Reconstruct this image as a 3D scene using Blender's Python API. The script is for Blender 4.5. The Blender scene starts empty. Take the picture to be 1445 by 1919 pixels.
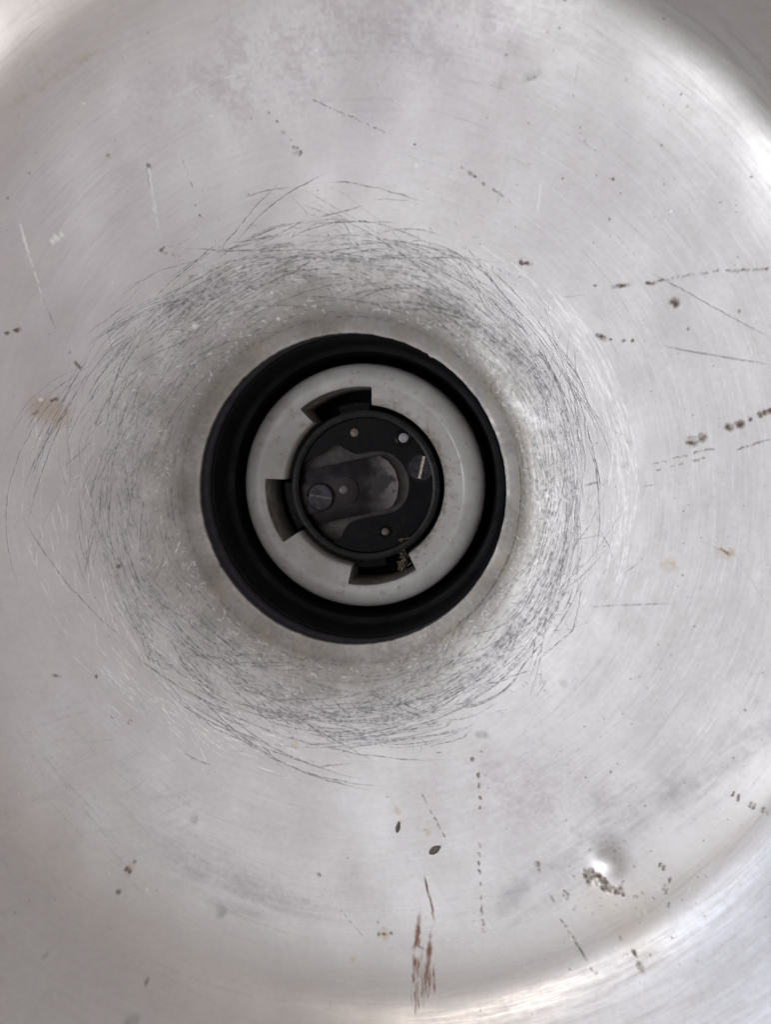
import bpy, bmesh, math, random
import numpy as np
TAU = 2*math.pi
from mathutils import Matrix, Vector

random.seed(7)
rng = np.random.default_rng(7)
S = bpy.context.scene
COL = S.collection
MM = 0.001

# ------------------------------------------------------------------ camera
# millimetres, lamp axis = world Z, the opening of the reflector at z = 0
F = 1439.0; PW, PH = 1445.0, 1919.0
D0 = 150.0
VPX, VPY = 935.0, 814.0           # where the lamp axis points to in the photo
HX, HY = 651.0, 923.0             # centre of the opening in the photo
a = np.array([VPX - PW/2, -(VPY - PH/2), -F]); a /= np.linalg.norm(a)
zc = -a
xc = np.array([1.0, 0, 0]); xc -= zc*xc.dot(zc); xc /= np.linalg.norm(xc)
yc = np.cross(zc, xc)
R = np.array([xc, yc, zc])        # camera vector -> world vector
hole_cam = np.array([(HX - PW/2)/F*D0, -(HY - PH/2)/F*D0, -D0])
CAM = -R @ hole_cam
cam_d = bpy.data.cameras.new('camera'); cam = bpy.data.objects.new('camera', cam_d); COL.objects.link(cam)
M4 = Matrix.Identity(4)
for i in range(3):
    for j in range(3): M4[i][j] = R[i][j]
    M4[i][3] = CAM[i]*MM
cam.matrix_world = M4
cam_d.sensor_fit = 'VERTICAL'; cam_d.sensor_height = 36.0; cam_d.lens = F/PH*36.0
cam_d.clip_start = 0.005; cam_d.clip_end = 20
cam_d.dof.use_dof = True; cam_d.dof.focus_distance = 0.146; cam_d.dof.aperture_fstop = 20
S.camera = cam

# ------------------------------------------------------------------ light
S.view_settings.view_transform = 'Standard'; S.view_settings.look = 'None'
S.view_settings.exposure = 0.17; S.view_settings.gamma = 1.0
S.view_settings.use_curve_mapping = False
S.cycles.max_bounces = 8

def N(nt, t, **kw):
    n = nt.nodes.new(t)
    for k, v in kw.items(): setattr(n, k, v)
    return n
def L(nt, a, b): nt.links.new(a, b)
def setin(nt, sock, v):
    if isinstance(v, bpy.types.NodeSocket): nt.links.new(v, sock)
    else: sock.default_value = v
def math_(nt, op, x, y=0.0, clamp=False):
    n = N(nt, 'ShaderNodeMath', operation=op, use_clamp=clamp)
    setin(nt, n.inputs[0], x); setin(nt, n.inputs[1], y); return n.outputs[0]
def mix(nt, fac, x, y, bt='MIX'):
    n = N(nt, 'ShaderNodeMix', data_type='RGBA', blend_type=bt)
    setin(nt, n.inputs['Factor'], fac)
    setin(nt, n.inputs[6], x if isinstance(x, bpy.types.NodeSocket) else (*x, 1)[:4])
    setin(nt, n.inputs[7], y if isinstance(y, bpy.types.NodeSocket) else (*y, 1)[:4])
    return n.outputs[2]
def rng_(nt, v, a0, a1, b0=0.0, b1=1.0, smooth=True):
    n = N(nt, 'ShaderNodeMapRange', interpolation_type='SMOOTHSTEP' if smooth else 'LINEAR')
    setin(nt, n.inputs[0], v)
    for i, q in enumerate((a0, a1, b0, b1)): n.inputs[1+i].default_value = q
    return n.outputs[0]

W = bpy.data.worlds.new('World'); S.world = W; W.use_nodes = True
nt = W.node_tree; nt.nodes.clear()
tc = N(nt, 'ShaderNodeTexCoord')
def lobe(direction, c0, c1):
    d = Vector(direction).normalized()
    n = N(nt, 'ShaderNodeVectorMath', operation='DOT_PRODUCT')
    L(nt, tc.outputs['Generated'], n.inputs[0]); n.inputs[1].default_value = d
    return rng_(nt, n.outputs['Value'], math.cos(math.radians(c0)), math.cos(math.radians(c1)))
def az(a_, zen): return (math.sin(math.radians(zen))*math.cos(math.radians(a_)), math.sin(math.radians(zen))*math.sin(math.radians(a_)), math.cos(math.radians(zen)))
col = mix(nt, 0.0, (0.405, 0.377, 0.360), (0, 0, 0))                     # pale open yard all round
col = mix(nt, lobe(az(45, 75), 65, 20), col, (0.34, 0.318, 0.31))       # house wall
col = mix(nt, lobe(az(148, 78), 26, 10), col, (1.6, 1.78, 2.1))         # open sky, low
col = mix(nt, lobe(az(226, 82), 52, 20), col, (0.12, 0.11, 0.105))      # the photographer, in dark clothes
col = mix(nt, lobe(az(188, 22), 28, 6), col, (0.98, 1.0, 1.07))         # open sky past the photographer's shoulder
col = mix(nt, lobe(az(275, 12), 20, 6), col, (0.35, 0.305, 0.335))
bg = N(nt, 'ShaderNodeBackground'); L(nt, col, bg.inputs[0]); bg.inputs[1].default_value = 1.0
out = N(nt, 'ShaderNodeOutputWorld'); L(nt, bg.outputs[0], out.inputs[0])

def area(name, loc, size, power, color):
    l = bpy.data.lights.new(name, 'AREA'); l.shape = 'DISK'; l.size = size; l.energy = power; l.color = color
    o = bpy.data.objects.new(name, l); COL.objects.link(o); o.location = loc
    o.rotation_euler = (-Vector(loc)).to_track_quat('-Z', 'Y').to_euler()
    return o
area('sky_light', [1.2*c for c in az(196, 44)], 0.40, 2.6, (0.93, 0.97, 1.0))
area('fold_glint_light', [1.2*c for c in az(312, 70)], 0.14, 4.0, (1.0, 0.98, 0.95))  # added disc lamp for the glint on the upper-left fold
area('crease_glint_light', [1.2*c for c in az(126, 62)], 0.05, 0.9, (1.0, 0.90, 0.78))  # small warm lamp added for the glint on the lower-right crease

# ------------------------------------------------------------------ helpers
def mesh_np(name, verts, quads, mats, parent=None, smooth=True, sharp=None, matidx=None):
    verts = np.asarray(verts, dtype=np.float32)*MM
    quads = np.asarray(quads, dtype=np.int32)
    me = bpy.data.meshes.new(name)
    nf, k = quads.shape
    me.vertices.add(len(verts)); me.vertices.foreach_set('co', verts.ravel())
    me.loops.add(nf*k); me.loops.foreach_set('vertex_index', quads.ravel())
    me.polygons.add(nf)
    me.polygons.foreach_set('loop_start', np.arange(0, nf*k, k, dtype=np.int32))
    me.polygons.foreach_set('use_smooth', np.full(nf, smooth, dtype=bool))
    for m in (mats if isinstance(mats, (list, tuple)) else [mats]): me.materials.append(m)
    me.update(calc_edges=True); me.validate()
    if sharp is not None: me.set_sharp_from_angle(angle=math.radians(sharp))
    o = bpy.data.objects.new(name, me); COL.objects.link(o)
    if parent: o.parent = parent
    return o
def bm_obj(name, bm, mat, parent=None, sharp=35):
    bmesh.ops.recalc_face_normals(bm, faces=bm.faces)
    me = bpy.data.meshes.new(name); 
    for v in bm.verts: v.co *= MM
    bm.to_mesh(me); bm.free(); me.materials.append(mat)
    for p in me.polygons: p.use_smooth = True
    if sharp is not None: me.set_sharp_from_angle(angle=math.radians(sharp))
    o = bpy.data.objects.new(name, me); COL.objects.link(o)
    if parent: o.parent = parent
    return o
def empty(name, loc, label, cat, group=None):
    o = bpy.data.objects.new(name, None); COL.objects.link(o)
    o.location = [c*MM for c in loc]; o.empty_display_size = 0.01
    o['label'] = label; o['category'] = cat
    if group: o['group'] = group
    return o
def at(u, v, z):
    """point of the plane at height z seen at photo position u, v"""
    d = R @ np.array([(u - PW/2)/F, -(v - PH/2)/F, -1.0])
    t = (z - CAM[2])/d[2]
    return CAM + d*t

# ------------------------------------------------------------------ profile of the reflector (r, z)
KN = np.array([(30.0, -1.0), (30.7, -0.75), (31.6, -0.25), (32.6, 0.4), (33.6, 1.15), (34.6, 1.9), (36, 2.7), (38, 3.45),
               (41, 4.3), (46, 5.6), (52, 7.3), (56, 8.5), (60, 9.7), (68, 12.25), (75, 14.75), (80, 16.75), (84, 18.7), (87, 20.5), (89.5, 22.6), (92, 25.6),
               (95, 30.0), (100, 38.0), (107, 49.5), (114, 61.0), (122, 74.0)])
KN[:, 0] += np.clip((34 - KN[:, 0])/4, 0, 1)*0.75
def pchip(x, y, xs):
    h = np.diff(x); dl = np.diff(y)/h
    m = np.zeros_like(y); m[1:-1] = np.where(dl[:-1]*dl[1:] > 0, 2*dl[:-1]*dl[1:]/(dl[:-1] + dl[1:] + 1e-12), 0)
    m[0] = dl[0]; m[-1] = dl[-1]
    i = np.clip(np.searchsorted(x, xs) - 1, 0, len(h) - 1)
    t = (xs - x[i])/h[i]
    return ((1+2*t)*(1-t)**2*y[i] + t*(1-t)**2*h[i]*m[i] + t*t*(3-2*t)*y[i+1] + t*t*(t-1)*h[i]*m[i+1])
R0 = 30.75
_rs = np.linspace(R0, 122, 9126); _zs = pchip(KN[:, 0], KN[:, 1], _rs)
for _ in range(40):                                   # soften the joins of the curve, not the rolled lip
    k = np.convolve(np.pad(_zs, 20, mode='edge'), np.ones(41)/41, 'valid')
    w = np.clip((_rs - 35)/4, 0, 1)*np.clip((121 - _rs)/2, 0, 1); _zs = _zs*(1-w) + k*w
def prof(r): return np.interp(r, _rs, _zs)

def on_bowl(u, v):
    """plan position (x, y) of the reflector point seen at photo position u, v"""
    u = np.atleast_1d(np.asarray(u, float)); v = np.atleast_1d(np.asarray(v, float))
    d = np.stack([(u - PW/2)/F, -(v - PH/2)/F, -np.ones_like(u)], 1) @ R.T
    z = np.full(len(u), 10.0)
    for _ in range(60):
        t = (z - CAM[2])/d[:, 2]
        p = CAM[:2] + d[:, :2]*t[:, None]
        z = 0.6*z + 0.4*prof(np.clip(np.hypot(p[:, 0], p[:, 1]), R0, 122))
    return p

# ------------------------------------------------------------------ wear on the metal, with painted reflections, drawn in plan
EXT = 116.0; PX = 0.08; NB = int(2*EXT/PX)
def buf(): return np.zeros((NB, NB), np.float32)
DARK, LITE, BROWN, WHITE, YELL, LILAC, RUST, SOFT_GREY = (buf() for _ in range(8))
BUMP = buf()
def splat(B, pts, rad, val, add=False):
    """soft round dabs; rad and val per point, mm"""
    pts = np.asarray(pts); rad = np.broadcast_to(rad, len(pts)).astype(float); val = np.broadcast_to(val, len(pts)).astype(float)
    q = (pts + EXT)/PX
    K = int(math.ceil(rad.max()/PX*1.6)) + 1
    i0 = np.floor(q).astype(int)
    for dy in range(-K, K+1):
        for dx in range(-K, K+1):
            ix = i0[:, 0] + dx; iy = i0[:, 1] + dy
            dist = np.hypot(ix + .5 - q[:, 0], iy + .5 - q[:, 1])*PX/rad
            w = val*np.clip(1.5 - dist, 0, 1)
            ok = (w > 0.01) & (ix >= 0) & (iy >= 0) & (ix < NB) & (iy < NB)
            if add: np.add.at(B, (iy[ok], ix[ok]), w[ok])
            else: np.maximum.at(B, (iy[ok], ix[ok]), w[ok])
def resample(P, step=0.05):
    P = np.asarray(P, float)
    s = np.r_[0, np.cumsum(np.hypot(*np.diff(P, axis=0).T))]
    n = max(2, int(s[-1]/step)); t = np.linspace(0, s[-1], n)
    return np.stack([np.interp(t, s, P[:, 0]), np.interp(t, s, P[:, 1])], 1), t/max(s[-1], 1e-9)
def stroke(B, P, w, val, taper=True, wob=0.0, rough=0.0):
    p, t = resample(P)
    if wob: 
        n = len(p); k = max(2, n//40)
        p = p + np.stack([np.interp(t, np.linspace(0, 1, k+1), rng.normal(0, wob, k+1)) for _ in range(2)], 1)
    v = np.full(len(p), val)
    if taper: v = v*np.clip(np.minimum(t, 1-t)*5, 0.15, 1)
    if rough:
        k = max(2, len(p)//12); v = v*np.clip(np.interp(t, np.linspace(0, 1, k+1), rng.normal(1 - rough*.5, rough, k+1)), 0, 1.2)
    splat(B, p, w, v)
def pstroke(B, uv, w, val, **kw):
    uv = np.asarray(uv, float); stroke(B, on_bowl(uv[:, 0], uv[:, 1]), w, val, **kw)
def pdots(B, uv, rad_px, val, jit=0.0):
    uv = np.asarray(uv, float); splat(B, on_bowl(uv[:, 0], uv[:, 1]), np.asarray(rad_px)*0.09, val)
def pdash(B, p0, p1, n, w, val, duty=0.5, jit=0.3):
    """chatter mark: a broken row of short dashes"""
    p0 = np.array(p0, float); p1 = np.array(p1, float); d = p1 - p0
    for i in range(n):
        t0 = (i + rng.uniform(-jit, jit)*.9)/n; t1 = t0 + duty/n*rng.uniform(.35, 1.5)
        pstroke(B, [p0 + d*t0, p0 + d*t1 + rng.normal(0, 1.0, 2)], w*rng.uniform(.45, 1.1), val*rng.uniform(.4, 1.0), taper=False)
def fbm(cells, octaves=4, seed=0, n=NB):
    g = np.random.default_rng(seed); o = np.zeros((n, n), np.float32); amp = 1.0; tot = 0
    for k in range(octaves):
        c = int(cells*2**k) + 3
        r_ = g.random((c, c)).astype(np.float32)
        x = np.linspace(0, c - 1.001, n); i = x.astype(int); f = (x - i).astype(np.float32); f = f*f*(3-2*f)
        rows = r_[i]*(1-f)[:, None] + r_[i+1]*f[:, None]
        o += amp*(rows[:, i]*(1-f) + rows[:, i+1]*f); tot += amp; amp *= 0.5
    return o/tot

def polar(r, th): return np.stack([np.asarray(r)*np.cos(th), np.asarray(r)*np.sin(th)], 1)
def arc_stroke(r0, th0, length, lean, curl):
    n = 14; s = np.linspace(0, 1, n)
    th = th0; r = r0; P = []
    for k in range(n):
        P.append((r*math.cos(th), r*math.sin(th)))
        ang = lean + curl*(k/n - .5)
        ds = length/n
        th += ds*math.cos(ang)/r; r += ds*math.sin(ang)
        r = max(r, 33.5)
    return P

# the grey tangle of scrapes round the opening (angles: 0 right, 90 top)
def tangle(n, l_mean, w0, w1, v0, v1, inner=36.0, out=0.0):
    for i in range(n):
        th = rng.uniform(0, TAU); dg = math.degrees(th) % 360
        edge = 47.5 + 5.5*math.cos(th - 2.9) + 1.0*math.sin(3*th) + out
        r = inner + (edge - inner)*rng.beta(1.8, 1.3)
        ln = rng.gamma(2.5, l_mean/2.5)*rng.choice([-1, 1])
        bias = .30*math.exp(-((dg - 160)/32)**2) - .12*math.exp(-((dg - 225)/25)**2)
        lean = rng.normal(bias, .13 if rng.random() < .8 else .32); curl = rng.normal(0, .3)
        m = 1 if rng.random() < .55 else rng.integers(2, 6)         # scrapes come in bundles
        for k in range(m):
            stroke(DARK, arc_stroke(max(r + rng.normal(0, .5)*(k > 0), 35), th + rng.normal(0, .04)*(k > 0), ln*rng.uniform(.6, 1.1), lean + rng.normal(0, .04), curl + rng.normal(0, .1)),
                   rng.uniform(w0, w1), rng.uniform(v0, v1), wob=.07, rough=.30)
tangle(520, 8, .04, .08, .2, .6)
tangle(360, 14, .045, .09, .3, .95, 37, 2.0)
tangle(110, 24, .055, .10, .6, 1.0, 38, 3.0)
for k in range(160):                                    # the dark bands, right, below and above
    c, sp, rr, rs = [(-5, 22, 43.3, 1.1), (-75, 25, 43.0, 1.6), (-40, 16, 44.5, 1.5), (92, 24, 43.0, 1.5), (130, 14, 46, 1.8)][rng.integers(5)]
    stroke(DARK, arc_stroke(rng.normal(rr, rs), math.radians(rng.normal(c, sp)), rng.uniform(5, 18)*rng.choice([-1, 1]), rng.normal(0, .07), rng.normal(0, .2)), rng.uniform(.05, .10), rng.uniform(.4, .95), wob=.08, rough=.4)
for i in range(60):                                     # strays that cross the others
    th = rng.uniform(0, TAU); r = rng.uniform(38, 55)
    stroke(DARK, arc_stroke(r, th, rng.uniform(3, 9)*rng.choice([-1, 1]), rng.normal(0, .7), rng.normal(0, .3)), .06, rng.uniform(.3, .7), wob=.04, rough=.4)
for i in range(1500):                                    # tiny nicks in the same zone
    th = rng.uniform(0, TAU); r = 34 + 20*rng.beta(1.5, 2.0) + 2*math.cos(th - 2.9)
    stroke(DARK if rng.random() < .6 else LITE, arc_stroke(r, th, rng.uniform(.4, 1.8), rng.normal(0.3, .6), 0), rng.uniform(.05, .10), rng.uniform(.2, .7))
def light_patch(n, th0, th1, r0, r1, l0, l1, v0, v1, spread=.08):
    for i in range(n):
        th = math.radians(rng.uniform(th0, th1)); r = rng.uniform(r0, r1)
        stroke(LITE, arc_stroke(r, th, rng.uniform(l0, l1)*rng.choice([-1, 1]), rng.normal(0, spread), rng.normal(0, .15)), rng.uniform(.05, .09), rng.uniform(v0, v1), rough=.5, wob=.03)
light_patch(90, -14, 38, 50.0, 53.5, 3, 12, .5, 1.0, .06)
light_patch(90, 15, 60, 46, 53, 3, 9, .3, .8, .06)
light_patch(45, -40, 10, 45, 52, 3, 10, .1, .4, .06)
light_patch(150, 165, 245, 49, 62, 2, 9, .4, 1.0, .15)
light_patch(80, 222, 258, 46, 57, 2, 7, .4, 1.0, .25)
light_patch(120, 0, 360, 36, 50, 1, 6, .2, .6, .2)
light_patch(240, 0, 360, 55, 96, 4, 30, .06, .22, .05)
light_patch(40, -35, 45, 62, 80, 10, 40, .12, .38, .02)
for i in range(260):                                     # faint spun lines, darker
    th = rng.uniform(0, TAU); r = rng.uniform(55, 98)
    stroke(DARK, arc_stroke(r, th, rng.uniform(6, 40), rng.normal(0, .06), rng.normal(0, .1)), rng.uniform(.06, .16), rng.uniform(.03, .12), rough=.5)
# chalky corrosion on the shoulder of the neck
for i in range(420):
    th = rng.uniform(0, TAU); c = math.radians(rng.choice([75, 240, 300, 205, 10, 345, 35, 130]))
    if rng.random() < .75: th = rng.normal(c, .16)
    r = 34.3 + abs(rng.normal(0, 1.5))
    stroke(WHITE, arc_stroke(r, th, rng.uniform(.15, 1.2), rng.normal(0, .7), 0), rng.uniform(.07, .16), rng.uniform(.25, .75), rough=.5)
# grey rubbed ring at the foot of the shoulder
for i in range(240):
    th = rng.uniform(0, TAU); r = rng.normal(33.6, .35) if rng.random() < .6 else rng.normal(36, 1.5)
    stroke(DARK, arc_stroke(max(r, 32.3), th, rng.uniform(4, 16), rng.normal(0, .02), 0), rng.uniform(.10, .22), rng.uniform(.15, .5), rough=.5)
# scattered specks and pits
for i in range(900):
    x, y = rng.uniform(-90, 90, 2); r = math.hypot(x, y)
    if r < 34 or r > 110: continue
    B = [DARK, BROWN, BROWN, WHITE, LITE][rng.integers(5)]
    splat(B, [(x, y)], rng.uniform(.06, .14) if rng.random() < .93 else rng.uniform(.15, .24), rng.uniform(.25, .9))
for i in range(240):
    th = math.radians(rng.uniform(-70, 70)); r = rng.uniform(60, 94)
    splat(BROWN, polar([r], np.array([th])), rng.uniform(.07, .15), rng.uniform(.3, .8))

# ---- marks one can point at in the photograph
def BLOB(uvs, r, v=1.0, B=BROWN): pdots(B, uvs, np.asarray(r)*.62, v*.9)
BLOB([(505, 212), (520, 228), (532, 248), (549, 276), (559, 288)], [3, 3, 5, 5, 6], .85)
pstroke(BROWN, [(546, 276), (560, 276)], .2, .8); pstroke(BROWN, [(550, 287), (566, 287)], .3, .9); pstroke(WHITE, [(545, 270), (556, 272)], .15, .7)
pdash(LITE, (460, 165), (505, 210), 4, .1, .5)
pdash(DARK, (588, 188), (650, 216), 12, .09, .95, .85); pdash(DARK, (652, 216), (726, 250), 11, .09, .9, .65)
pdots(WHITE, [(985, 146), (996, 141), (1008, 137)], [7, 8, 6], .9); pstroke(BROWN, [(990, 146), (1004, 145)], .3, .9); pdots(BROWN, [(940, 155)], 14, .12)
pstroke(WHITE, [(1083, 120), (1077, 158)], .17, .6)
pdash(WHITE, (950, 295), (942, 350), 6, .2, .7, .8); pstroke(WHITE, [(940, 350), (931, 384)], .3, .7); pstroke(WHITE, [(950, 293), (972, 303), (996, 319)], .13, .65); pdots(WHITE, [(950, 295)], 6, .8)
pstroke(LITE, [(1012, 340), (1013, 365), (1007, 400)], .12, .6); pstroke(WHITE, [(1060, 410), (1112, 456)], .16, .45)
pdash(BROWN, (862, 312), (966, 384), 7, .22, .95, .45)
BLOB([(778, 271), (1150, 336), (1142, 412)], [3, 4, 3])
pdash(WHITE, (278, 318), (297, 430), 14, .25, .65, .9); pdots(BROWN, [(279, 312), (203, 291)], [5, 4], .8); pstroke(DARK, [(274, 296), (277, 330), (283, 360)], .07, .6)
pstroke(WHITE, [(36, 416), (55, 482)], .17, .75); pdash(WHITE, (57, 485), (82, 570), 7, .13, .7); pdash(DARK, (80, 560), (108, 624), 4, .1, .7, .8)
pdots(WHITE, [(98, 452), (106, 445), (115, 440)], [5, 6, 4], .8); pdots(BROWN, [(108, 442)], 4, .6)
pstroke(BROWN, [(8, 626), (17, 623)], .25, .9); pstroke(BROWN, [(25, 622), (38, 615)], .33, .95); BLOB([(14, 371)], 4, .9, DARK)
for p in [(303, 470), (310, 474), (325, 480), (333, 478)]: BLOB([p], 6, .75)
pstroke(DARK, [(300, 470), (310, 462)], .2, .8); BLOB([(374, 405), (366, 385)], [5, 3]); pdash(DARK, (343, 300), (362, 352), 4, .12, .6)
pstroke(BROWN, [(972, 486), (980, 494), (998, 494)], .28, .9)
pstroke(BROWN, [(1150, 537), (1180, 534)], .3, .95); pstroke(BROWN, [(1209, 530), (1230, 532)], .22, .9); BLOB([(1116, 535)], 4)
q = np.array([(1222, 531), (1250, 524), (1300, 514), (1360, 507), (1446, 505)], float)
for i in range(4): pdash(BROWN, q[i], q[i+1], 5, .17, .8, .45 + .12*i)
pstroke(DARK, [(1215, 508), (1300, 553), (1450, 636)], .085, .8, wob=.03)
pdots(BROWN, [(1260, 564), (1267, 569)], [6, 6], .95); BLOB([(1290, 616), (1386, 584)], [4, 4], .8)
pstroke(BROWN, [(1116, 628), (1126, 629), (1136, 638)], .36, .95); BLOB([(1146, 636), (1170, 637), (1187, 638), (1209, 639)], [4, 5, 4, 3], .9)
pstroke(DARK, [(1235, 647), (1330, 664), (1450, 684)], .09, .85, wob=.03)
pdots(BROWN, [(1298, 827), (1317, 820), (1368, 800), (1388, 795), (1407, 786), (1425, 778), (1436, 773), (1444, 770)], [8.5, 7, 7, 6.5, 3.5, 5, 4.5, 4.5], 1.0)
pstroke(BROWN, [(1383, 795), (1392, 794)], .5, 1.0)
pdash(BROWN, (1225, 869), (1345, 838), 6, .18, .75, .55); pdash(BROWN, (1234, 881), (1340, 853), 5, .2, .75, .35); pdash(BROWN, (1380, 843), (1448, 822), 4, .15, .75, .75)
pstroke(YELL, [(60, 760), (100, 770), (118, 790)], 1.9, .75); pdots(YELL, [(80, 770)], 26, .6); pstroke(BROWN, [(92, 752), (108, 747)], .3, .9); pstroke(BROWN, [(55, 780), (72, 770)], .2, .7); pdots(WHITE, [(76, 749)], 4, .9)
pstroke(BROWN, [(140, 678), (150, 690)], .35, .8); BLOB([(130, 660)], 5, .8, DARK)
dots = [(898, 1453), (898, 1473), (900, 1496), (900, 1514), (899, 1585), (899, 1602), (899, 1619), (900, 1634), (901, 1655)]
for p in dots: pstroke(BROWN, [(p[0] + rng.normal(0, .6), p[1] - rng.uniform(1.5, 4)), (p[0] + rng.normal(0, .8), p[1] + rng.uniform(1, 3))], rng.uniform(.13, .22), rng.uniform(.6, .95), taper=False)
pstroke(BROWN, [(895, 1449), (896, 1459)], .2, .9); BLOB([(909, 1452), (886, 1422)], [5, 6], .8)
pdash(BROWN, (902, 1676), (907, 1755), 5, .22, .8, .55); pdash(WHITE, (905, 1712), (936, 1756), 5, .2, .7, .7)
pdash(BROWN, (791, 1488), (837, 1574), 6, .17, .85, .6); pdash(WHITE, (852, 1598), (884, 1656), 5, .12, .5, .7)
for B, k in ((DARK, .5), (RUST, .9)): pstroke(B, [(796, 1642), (802, 1670), (808, 1690), (814, 1728)], .2, k, rough=.5)
# the rusty gash
for i in range(42):
    y0 = rng.uniform(1745, 1850); x0 = 783 + rng.normal(0, 6) + (y0 > 1800)*rng.choice([-7, 9, 14]); ln = rng.uniform(14, 60)
    pstroke(RUST, [(x0, y0), (x0 + rng.normal(0, 2) + .02*ln, y0 + ln)], rng.uniform(.08, .2), rng.uniform(.25, .9), rough=.4)
pstroke(RUST, [(786, 1712), (783, 1750), (777, 1790), (777, 1832)], .35, .95, rough=.2); pstroke(RUST, [(806, 1765), (803, 1800), (796, 1845)], .4, 1.0, rough=.2)
pstroke(RUST, [(808, 1740), (800, 1830), (793, 1885)], .2, .9, rough=.4); pdots(WHITE, [(783, 1786)], 9, .8); pstroke(RUST, [(772, 1778), (783, 1774), (795, 1781)], .22, .9)
for p, r_ in [((1171, 871), 6), ((1104, 950), 5.5), ((1352, 888), 5.5), ((1254, 1062), 6.5), ((1041, 1171), 3.5), ((989, 1221), 3.5), ((1017, 1277), 4.5), ((1056, 1281), 7), ((1178, 828), 3.5), ((1013, 1388), 5.5),
              ((882, 1340), 4), ((246, 1308), 4), ((1134, 902), 4), ((365, 612), 5), ((521, 598), 3), ((1215, 1240), 3)]:
    pdots(WHITE, [p], r_, .95)
for p, r_ in [((212, 1341), 5), ((243, 1354), 5), ((1129, 1350), 6), ((12, 1530), 6)]:
    an = np.linspace(.6, TAU - .4, 40); pstroke(BROWN, np.stack([p[0] + r_*np.cos(an)*.8, p[1] + r_*np.sin(an)], 1), .09, .45, taper=False, rough=1.1)
pdots(BROWN, [(238, 1628), (243, 1634), (224, 1061), (598, 1640), (275, 1838), (720, 1752), (710, 1753), (733, 1751), (1008, 1620), (1011, 1632), (1200, 1809), (1060, 1675), (1163, 1757), (1190, 1785), (180, 1268)],
      [5, 4, 5, 4, 4, 4, 3, 3, 5, 3, 5, 4, 3, 3.5, 3], .85)
pdots(YELL, [(240, 1630), (720, 1752), (552, 1395), (660, 1798), (1254, 1060), (745, 1520), (747, 1540), (800, 1560)], [9, 10, 6, 5, 12, 6, 5, 5], .7)
pdots(DARK, [(222, 1671), (252, 1615), (85, 1790), (364, 1535), (416, 1708)], [5, 4, 4, 9, 11], [.9, .7, .5, .38, .38])
pstroke(DARK, [(893, 1376), (914, 1377)], .55, .4); pstroke(DARK, [(236, 1914), (258, 1912)], .5, .45)
pdash(WHITE, (612, 1668), (650, 1722), 5, .15, .75, .6); pdash(DARK, (628, 1690), (680, 1757), 6, .12, .8, .7)
pstroke(BROWN, [(95, 1266), (115, 1267)], .25, .7)
pdash(BROWN, (1053, 1725), (1078, 1760), 6, .2, .9, .45); pstroke(DARK, [(1075, 1757), (1102, 1803)], .2, .8); pstroke(DARK, [(1033, 1677), (1041, 1693)], .22, .6); 
for p in [(1239, 1620), (1245, 1626), (1256, 1650), (1245, 1663), (1249, 1670), (1253, 1695), (1057, 1674), (1064, 1681), (1077, 1700), (1376, 1489), (1386, 1496), (1408, 1509), (1415, 1512), (1433, 1519), (1440, 1523)]:
    pstroke(BROWN, [(p[0]-1.5, p[1]+4), (p[0]+1.5, p[1]-4)], .17, .85, taper=False)
pstroke(WHITE, [(1312, 1016), (1345, 1026)], .2, .6); pdots(YELL, [(1356, 1032), (1366, 1038), (1348, 1030)], [7, 8, 6], .9); pstroke(BROWN, [(1350, 1029), (1369, 1039)], .2, .6); pstroke(WHITE, [(1380, 1046), (1446, 1146)], .15, .7, taper=False)
pstroke(DARK, [(1085, 1137), (1180, 1133), (1265, 1130)], .16, .4, rough=.5); pstroke(DARK, [(1098, 909), (1124, 903)], .16, .7); pstroke(DARK, [(1205, 912), (1235, 907)], .12, .35)
pdash(WHITE, (1280, 1394), (1318, 1385), 4, .18, .9, .9)
pstroke(DARK, [(906, 742), (935, 705)], .1, .5)
# single long scratches at the top and bottom of the tangle
for P in ([(452, 372), (500, 356), (545, 350)], [(610, 343), (650, 341), (715, 355), (795, 378)], [(465, 455), (520, 440), (577, 410)], [(634, 396), (660, 445), (700, 500)], [(330, 465), (420, 470), (560, 468), (700, 480)],
          [(230, 590), (330, 545), (430, 490), (560, 470)], [(330, 1290), (365, 1340), (400, 1365), (470, 1395), (600, 1438), (690, 1425)], [(455, 1290), (500, 1335), (600, 1352), (700, 1372), (745, 1350)],
          [(500, 1290), (560, 1345), (620, 1390), (645, 1391)], [(420, 1300), (520, 1350), (640, 1345)], [(1095, 1090), (1075, 1180), (1030, 1220), (1010, 1235)], [(490, 1395), (530, 1440)], [(630, 1415), (670, 1397), (740, 1390)],
          [(800, 1400), (870, 1382), (885, 1365)], [(680, 1290), (760, 1320), (840, 1300)], [(760, 1310), (860, 1240), (900, 1230)], [(340, 1410), (370, 1425), (400, 1437)]):
    pstroke(DARK, P, .085, .8, wob=.06, rough=.3)
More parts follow.
